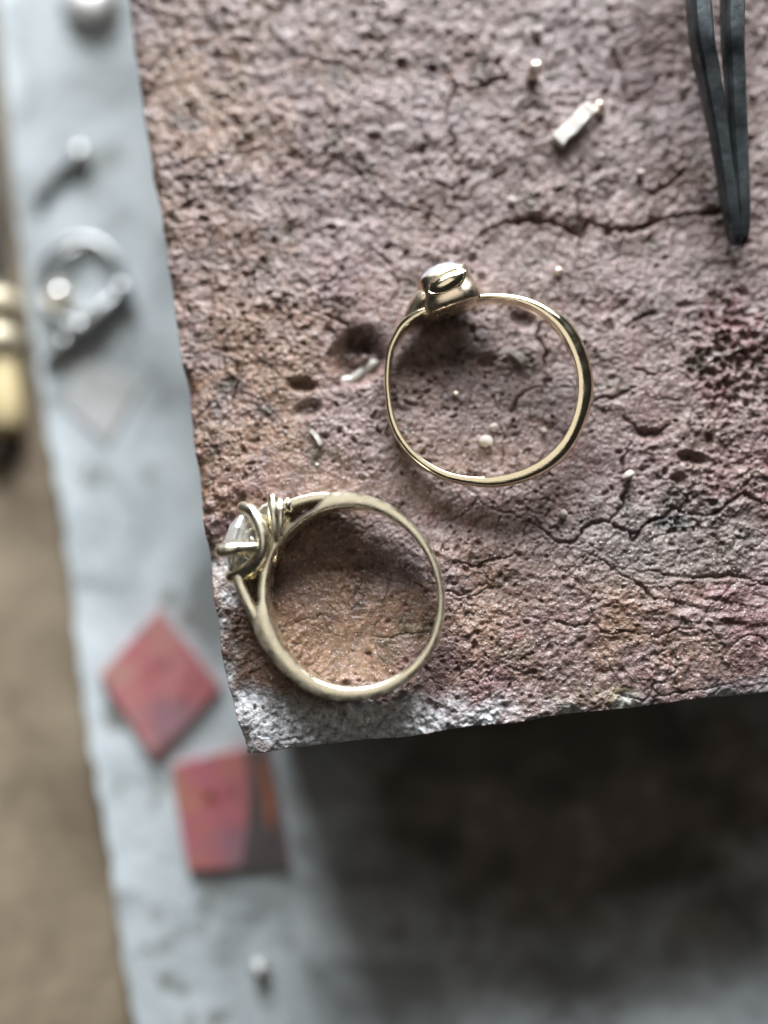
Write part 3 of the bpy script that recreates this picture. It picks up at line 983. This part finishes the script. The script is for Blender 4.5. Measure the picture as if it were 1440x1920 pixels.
tw = at(1385, 452, 0.4)
tweezers = thing('tweezers', (tw.x, tw.y, 0), (0, 0, 0), 'pair of soot blackened steel tweezers with closed tips resting on the block', 'tweezers')
k = at(1340, -10, 2.5)
for cpx, wpx, ex in (
        ([(1384, 456), (1374, 400), (1355, 267), (1331, 133), (1313, 0)], [18, 27, 30, 37, 39], [(k.x + 0.2 - 3.6, k.y + 22, 6.8, 2.1), (k.x - 3.8, k.y + 50, 6.8, 2.0), (k.x - 2.2, k.y + 70, 6.6, 1.6)]),
        ([(1395, 458), (1396, 400), (1387, 267), (1381, 133), (1377, 0)], [18, 25, 32, 34, 38], [(k.x + 1.6, k.y + 22, 6.8, 2.1), (k.x + 0.6, k.y + 50, 6.8, 2.0), (k.x - 0.8, k.y + 70, 6.6, 1.6)])):
    v, f = arm(cpx, wpx, ex)
    v = [(p[0] - tw.x, p[1] - tw.y, p[2]) for p in v]
    mesh_obj('arm', v, f, M_BLACKENED, tweezers, auto=32)
v, f = bar([np.array((k.x - 1.5 - tw.x, k.y + 68 - tw.y, 6.6)), np.array((k.x - 1.6 - tw.x, k.y + 74 - tw.y, 6.6)), np.array((k.x - 1.7 - tw.x, k.y + 79 - tw.y, 6.6))], [3.6, 3.2, 2.2], [6.3, 6.3, 5.6])
mesh_obj('joint', v, f, M_BLACKENED, tweezers, auto=45)


# ------------------------------------------------------------------ small things on the block
def lump_mesh(r, seed, stretch=(1, 1, 1), rough=0.08):
    V, F = lathe([(r * math.sin(a) + 1e-4, -r * math.cos(a)) for a in np.linspace(0.05, math.pi - 0.05, 14)], 20)
    V = np.array(V)
    n = 1 + rough * (vnoise(V[:, 0] + V[:, 2], V[:, 1] - V[:, 2] * 0.6, r * 0.9, seed))
    return (V * n[:, None] * np.array(stretch)).tolist(), F


def bead(name, px, py, rpx, mat, label, cat, seed, group=None, stretch=(1, 1, 1), rough=0.22, sink=0.2):
    r = rpx / 20.0
    q = at(px, py, r)
    v, f = lump_mesh(r, seed, stretch, rough)
    o = mesh_obj(name, v, f, mat)
    place(o, (q.x, q.y, surf(q.x, q.y) + r * stretch[2] * (1 - sink)), (0, 0, seed))
    return tag(o, label, cat, group)


bead('solder_ball', 999, 136, 15, M_BEAD, 'shiny rosy gold ball lying alone above the pale metal chip', 'metal ball', 3, stretch=(0.95, 1.05, 1.25), sink=0.05)
bead('solder_ball', 1124, 203, 12, M_BEAD, 'small gold ball touching the end of the pale metal chip', 'metal ball', 4, stretch=(1, 1.1, 1.2), sink=0.05)
bead('slag_bead', 1007, 62, 10, M_STONE_CHIP, 'dull greenish grey bead near the back of the block', 'slag bead', 5)
bead('mineral_lump', 927, 801, 8, M_STONE_CHIP, 'round pale lump inside the thin domed ring', 'lump', 6)
bead('mineral_lump', 911, 828, 11, M_STONE_CHIP, 'crumbly cream lump inside the thin domed ring', 'lump', 7, rough=0.45, stretch=(1, 1, 0.6))
bead('mineral_lump', 1020, 806, 6, M_STONE_CHIP, 'tiny pale lump beside the inner edge of the thin ring', 'lump', 8)
bead('mineral_lump', 855, 738, 5, M_BEAD, 'tiny orange lump in the cup setting shadow', 'lump', 9)
bead('slag_bead', 1179, 890, 11, M_STONE_CHIP, 'pale bead lodged in the crack right of the thin ring', 'slag bead', 10, stretch=(1.2, 0.8, 0.9))
bead('slag_bead', 1058, 963, 8, M_STONE_CHIP, 'round bead among pinholes below the thin ring', 'slag bead', 11)
bead('slag_bead', 1049, 507, 8, M_BEAD, 'pinkish bead on the block above the thin ring shoulder', 'slag bead', 12)
bead('slag_bead', 1200, 326, 9, M_STONE_CHIP, 'pale grey bead between the metal chip and tweezers', 'slag bead', 13, rough=0.3)
bead('slag_bead', 962, 374, 9, M_STONE_CHIP, 'pale bead above the long dark crack', 'slag bead', 14, stretch=(0.9, 1.2, 0.8), rough=0.3)


def chip(name, px0, py0, px1, py1, wpx, hgt, mat, label, cat, lift=0.0, skew=0.0):
    """small cut piece of sheet or wire between two pixels"""
    p, q = at(px0, py0, 0.5), at(px1, py1, 0.5)
    ln = (q - p).length; w = wpx / 20.0
    c = (p + q) / 2
    prof = lambda x, k: [(x, -w / 2 * k, 0.0), (x, w / 2 * k, 0.0), (x + skew, w / 2 * k, hgt * 0.85 * k), (x + skew, w / 2 * 0.85 * k, hgt * k), (x + skew, -w / 2 * 0.85 * k, hgt * k), (x + skew, -w / 2 * k, hgt * 0.85 * k)]
    v, f = loft([prof(x * ln / 2, 0.97 + 0.04 * math.sin(7 * x + ln * 3) if abs(x) < 1 else 0.88) for x in (-1, -0.95, -0.6, -0.2, 0.25, 0.65, 0.94, 1)])
    v = [(x, y + 0.08 * math.sin(2.2 * x + ln), z + 0.06 * math.sin(3 * x)) for x, y, z in v]
    o = mesh_obj(name, v, f, mat, smooth=False)
    place(o, (c.x, c.y, surf(c.x, c.y) + 0.05 + lift), (math.radians(4), math.radians(-5), math.atan2(q.y - p.y, q.x - p.x)))
    return tag(o, label, cat)


chip('solder_chip', 1044, 268, 1106, 207, 29, 0.75, M_SOLDER, 'bright rectangular chip of pale solder cut from strip', 'metal chip', lift=0.25)
chip('wire_offcut', 956, 653, 985, 675, 13, 0.5, M_STONE_CHIP, 'short dull stub beside the crack inside the thin ring', 'wire offcut')
p0, p1, p2 = at(636, 704, 0.2), at(665, 696, 0.2), at(701, 670, 0.2)
v, f = tube([(p0.x - p1.x, p0.y - p1.y, 0.15), (-0.6, -0.25, 0.0), (0, 0, 0.05), (p2.x - p1.x, p2.y - p1.y, 0.35)], [0.60, 0.52, 0.50, 0.54], n=22, m=12)
o = mesh_obj('wire_offcut', v, f, M_GREY_WIRE)
tag(place(o, (p1.x, p1.y, surf(p1.x, p1.y) + 0.55)), 'bent grey wire stub lying in the burnt hollow left of the thin ring', 'wire offcut')
chip('wire_offcut', 583, 806, 603, 834, 9, 0.4, M_GREY_WIRE, 'pale sliver stuck in the surface below the burnt hollow', 'wire offcut')

# ------------------------------------------------------------------ things on the white sheet
Zs = SHEET_Z + 0.05


def plate(name, corners_px, th_, mat, label, cat, z=Zs):
    pts = [at(x, y, z + th_) for x, y in corners_px]
    c = sum(pts, Vector()) / len(pts)
    P = [(p.x - c.x, p.y - c.y) for p in pts]
    if sum(P[i][0] * P[(i + 1) % len(P)][1] - P[(i + 1) % len(P)][0] * P[i][1] for i in range(len(P))) < 0:
        P = P[::-1]
    o = slab(name, P, 0, th_, mat, 0.2)
    place(o, (c.x, c.y, z))
    return tag(o, label, cat), c


plate('copper_square', [(296, 1143), (414, 1290), (290, 1427), (184, 1268)], 1.1, M_TILE_A, 'pink oxidised copper square lying corner up beside the block', 'copper square')
ob, cB = plate('copper_square', [(318, 1436), (500, 1392), (541, 1622), (352, 1634)], 1.1, M_TILE_B, 'red copper square with a strip of dark scale and painted shade tucked by the block corner', 'copper square')


def patch(name, pxs, mat, dz):
    pts = [at(x, y, Zs + 1.1) for x, y in pxs]
    P = [(p.x - cB.x, p.y - cB.y) for p in pts]
    if sum(P[i][0] * P[(i + 1) % len(P)][1] - P[(i + 1) % len(P)][0] * P[i][1] for i in range(len(P))) < 0:
        P = P[::-1]
    n = len(P)
    V = [(x, y, 1.1 + dz * 0.3) for x, y in P] + [(x, y, 1.1 + dz) for x, y in P]
    F = [tuple(range(n, 2 * n))] + [(i, (i + 1) % n, n + (i + 1) % n, n + i) for i in range(n)]
    mesh_obj(name, V, F, mat, ob, smooth=False)


patch('scale_shade_strip', [(458, 1406), (498, 1397), (536, 1617), (452, 1624), (462, 1560), (468, 1480)], M_TILE_DARK, 0.05)  # dark scale, with the block's shade painted into the same strip
patch('bare_streak', [(478, 1422), (491, 1425), (514, 1500), (511, 1560), (500, 1545), (492, 1480)], M_TILE_ORANGE, 0.09)
patch('burn_spot', [(382, 1485), (396, 1480), (404, 1492), (398, 1504), (384, 1503)], M_TILE_BROWN, 0.05)

# dome button at the back
q = at(166, 4, Zs + 1.5)
v, f = lathe([(0.01, 2.6), (1.5, 2.5), (2.9, 2.0), (3.7, 1.2), (4.1, 0.4), (4.1, 0.0), (0.01, 0.0)], 40)
o = mesh_obj('metal_button', v[::-1], f, M_SILVER)
tag(place(o, (q.x, q.y, Zs)), 'domed pale metal button standing on the sheet behind the other findings', 'metal button')

# silver hoop with a stone, lying flat
q = at(150, 528, Zs + 1.0)
hoop = thing('silver_hoop', (q.x, q.y, Zs), (0, 0, 0), 'silver hoop with a bright stone lying on the sheet beside the block', 'hoop')
pts = [(5.2 * math.cos(a), 5.6 * math.sin(a), 1.0) for a in np.linspace(0.3, 2 * math.pi - 0.5, 30)]
v, f = tube(pts, [0.62] * 30, n=70, m=12)
mesh_obj('band', v, f, M_STEEL, hoop)
v, f = tube([(3.9 * math.cos(a) + 0.9, 4.4 * math.sin(a) + 0.4, 0.5 + 0.9 * math.sin(a * 2) ** 2) for a in np.linspace(1.0, 2 * math.pi + 0.2, 24)], [0.42] * 24, n=60, m=10)
mesh_obj('wire_loop', v, f, M_SILVER, hoop)
V, F = brilliant(1.1, 8)
V = frame_apply(V, (-2.3, -2.3, 2.2), (1, 0, 0), (0, 0.9, 0.3), (0, -0.3, 0.9))
mesh_obj('stone', V, F, M_GEM, hoop, smooth=False)
v, f = lathe([(0.6, 0.2), (1.2, 0.3), (1.7, 1.6), (1.6, 2.1), (1.3, 1.6), (0.4, 1.2)], 24)
v = [(x - 2.3, y - 2.3, z) for x, y, z in v]
mesh_obj('bezel', v, f, M_BRASS, hoop)

# dark earring clip bar lying across the hoop's foot
a_, b_ = at(232, 538, Zs + 2), at(78, 678, Zs + 2)
clip = thing('earring_clip', ((a_.x + b_.x) / 2, (a_.y + b_.y) / 2, Zs), (0, 0, math.atan2(b_.y - a_.y, b_.x - a_.x)), 'dark steel clip with two blackened knuckles lying against the silver hoop', 'clip')
ln = (b_ - a_).length / 2
v, f = tube([(-ln, 0, 1.0), (-ln * 0.4, 0.2, 1.3), (ln * 0.3, 0.0, 1.2), (ln, 0, 0.7)], [0.8, 1.35, 1.2, 0.5], n=26, m=12)
mesh_obj('bar', v, f, M_STEEL, clip)
for x, r in ((-ln * 0.92, 1.5), (ln * 0.12, 1.6), (ln * 0.5, 1.3)):
    v, f = lump_mesh(r, 5, (1, 1, 0.9))
    v = [(p[0] + x, p[1], p[2] + r * 0.95) for p in v]
    mesh_obj('knuckle', v, f, M_STEEL, clip)

a_, b_ = at(152, 296, Zs + 0.5), at(72, 374, Zs + 0.5)
v, f = tube([(a_.x - b_.x, a_.y - b_.y, 0.8), ((a_.x - b_.x) * 0.4, (a_.y - b_.y) * 0.55, 0.7), (0, 0, 0.7)], [0.9, 0.65, 0.7], n=20, m=10)
tag(place(mesh_obj('wire_offcut', v, f, M_STEEL), (b_.x, b_.y, Zs)), 'short dull steel wire lying between button and hoop', 'wire offcut')
q = at(150, 290, Zs + 1)
v, f = lump_mesh(1.2, 21, (1, 1.1, 0.9), 0.2)
tag(place(mesh_obj('silver_nugget', v, f, M_SILVER), (q.x, q.y, Zs + 1.0)), 'bright silver nugget at the end of the steel wire', 'nugget')
plate('mica_square', [(146, 668), (268, 716), (204, 836), (118, 762)], 0.25, M_GREYCARD, 'thin pale grey mica square lying on the sheet below the hoop', 'mica square')
q = at(487, 1815, Zs + 0.8)
v, f = lump_mesh(1.15, 31, (1, 1, 0.8), 0.15)
tag(place(mesh_obj('silver_nugget', v, f, M_SILVER), (q.x, q.y, Zs + 0.9)), 'small bright nugget alone on the sheet in front of the block', 'nugget')

# wooden tool handle at the bench edge
zb = BENCH_Z
q0, q1 = at(6, 812, zb + 4), at(-14, 560, zb + 4)
handle = thing('wooden_handle_tool', (q0.x, q0.y, zb), (0, 0, math.atan2(q1.y - q0.y, q1.x - q0.x) - math.pi / 2), 'pale wooden tool handle with brass collars lying on the brown bench', 'hand tool')


def along(profile, z):
    v, f = lathe(profile, 28)
    return [(x, zz, y + z) for x, y, zz in v], f


v, f = along([(0.4, 0.0), (1.6, 0.3), (2.2, 1.2), (2.3, 4.0), (2.1, 9.5), (1.9, 10.4), (0.4, 10.5)], 2.45)
mesh_obj('grip', v, f, M_HANDLE, handle)
for y0, r in ((10.6, 2.9), (15.4, 3.1)):
    v, f = along([(0.4, y0), (r * 0.8, y0 + 0.1), (r, y0 + 0.9), (r, y0 + 2.2), (r * 0.8, y0 + 3.1), (0.4, y0 + 3.2)], 3.1)
    mesh_obj('collar', v, f, M_BRASS, handle)
v, f = along([(0.4, 13.5), (1.3, 13.6), (1.2, 40), (0.7, 70), (0.3, 70.2)], 2.6)
mesh_obj('shaft', v, f, M_STEEL, handle)
q = at(8, 838, zb + 1)  # dark lump added where the handle's shadow falls
v, f = lump_mesh(2.0, 77, (1.0, 1.5, 0.75), 0.25)
tag(place(mesh_obj('shade_lump', v, f, M_SHADE_DARK), (q.x - 0.5, q.y, zb + 1.4)), 'dark brown lump standing in for the shade below the wooden handle', 'shade stand-in')
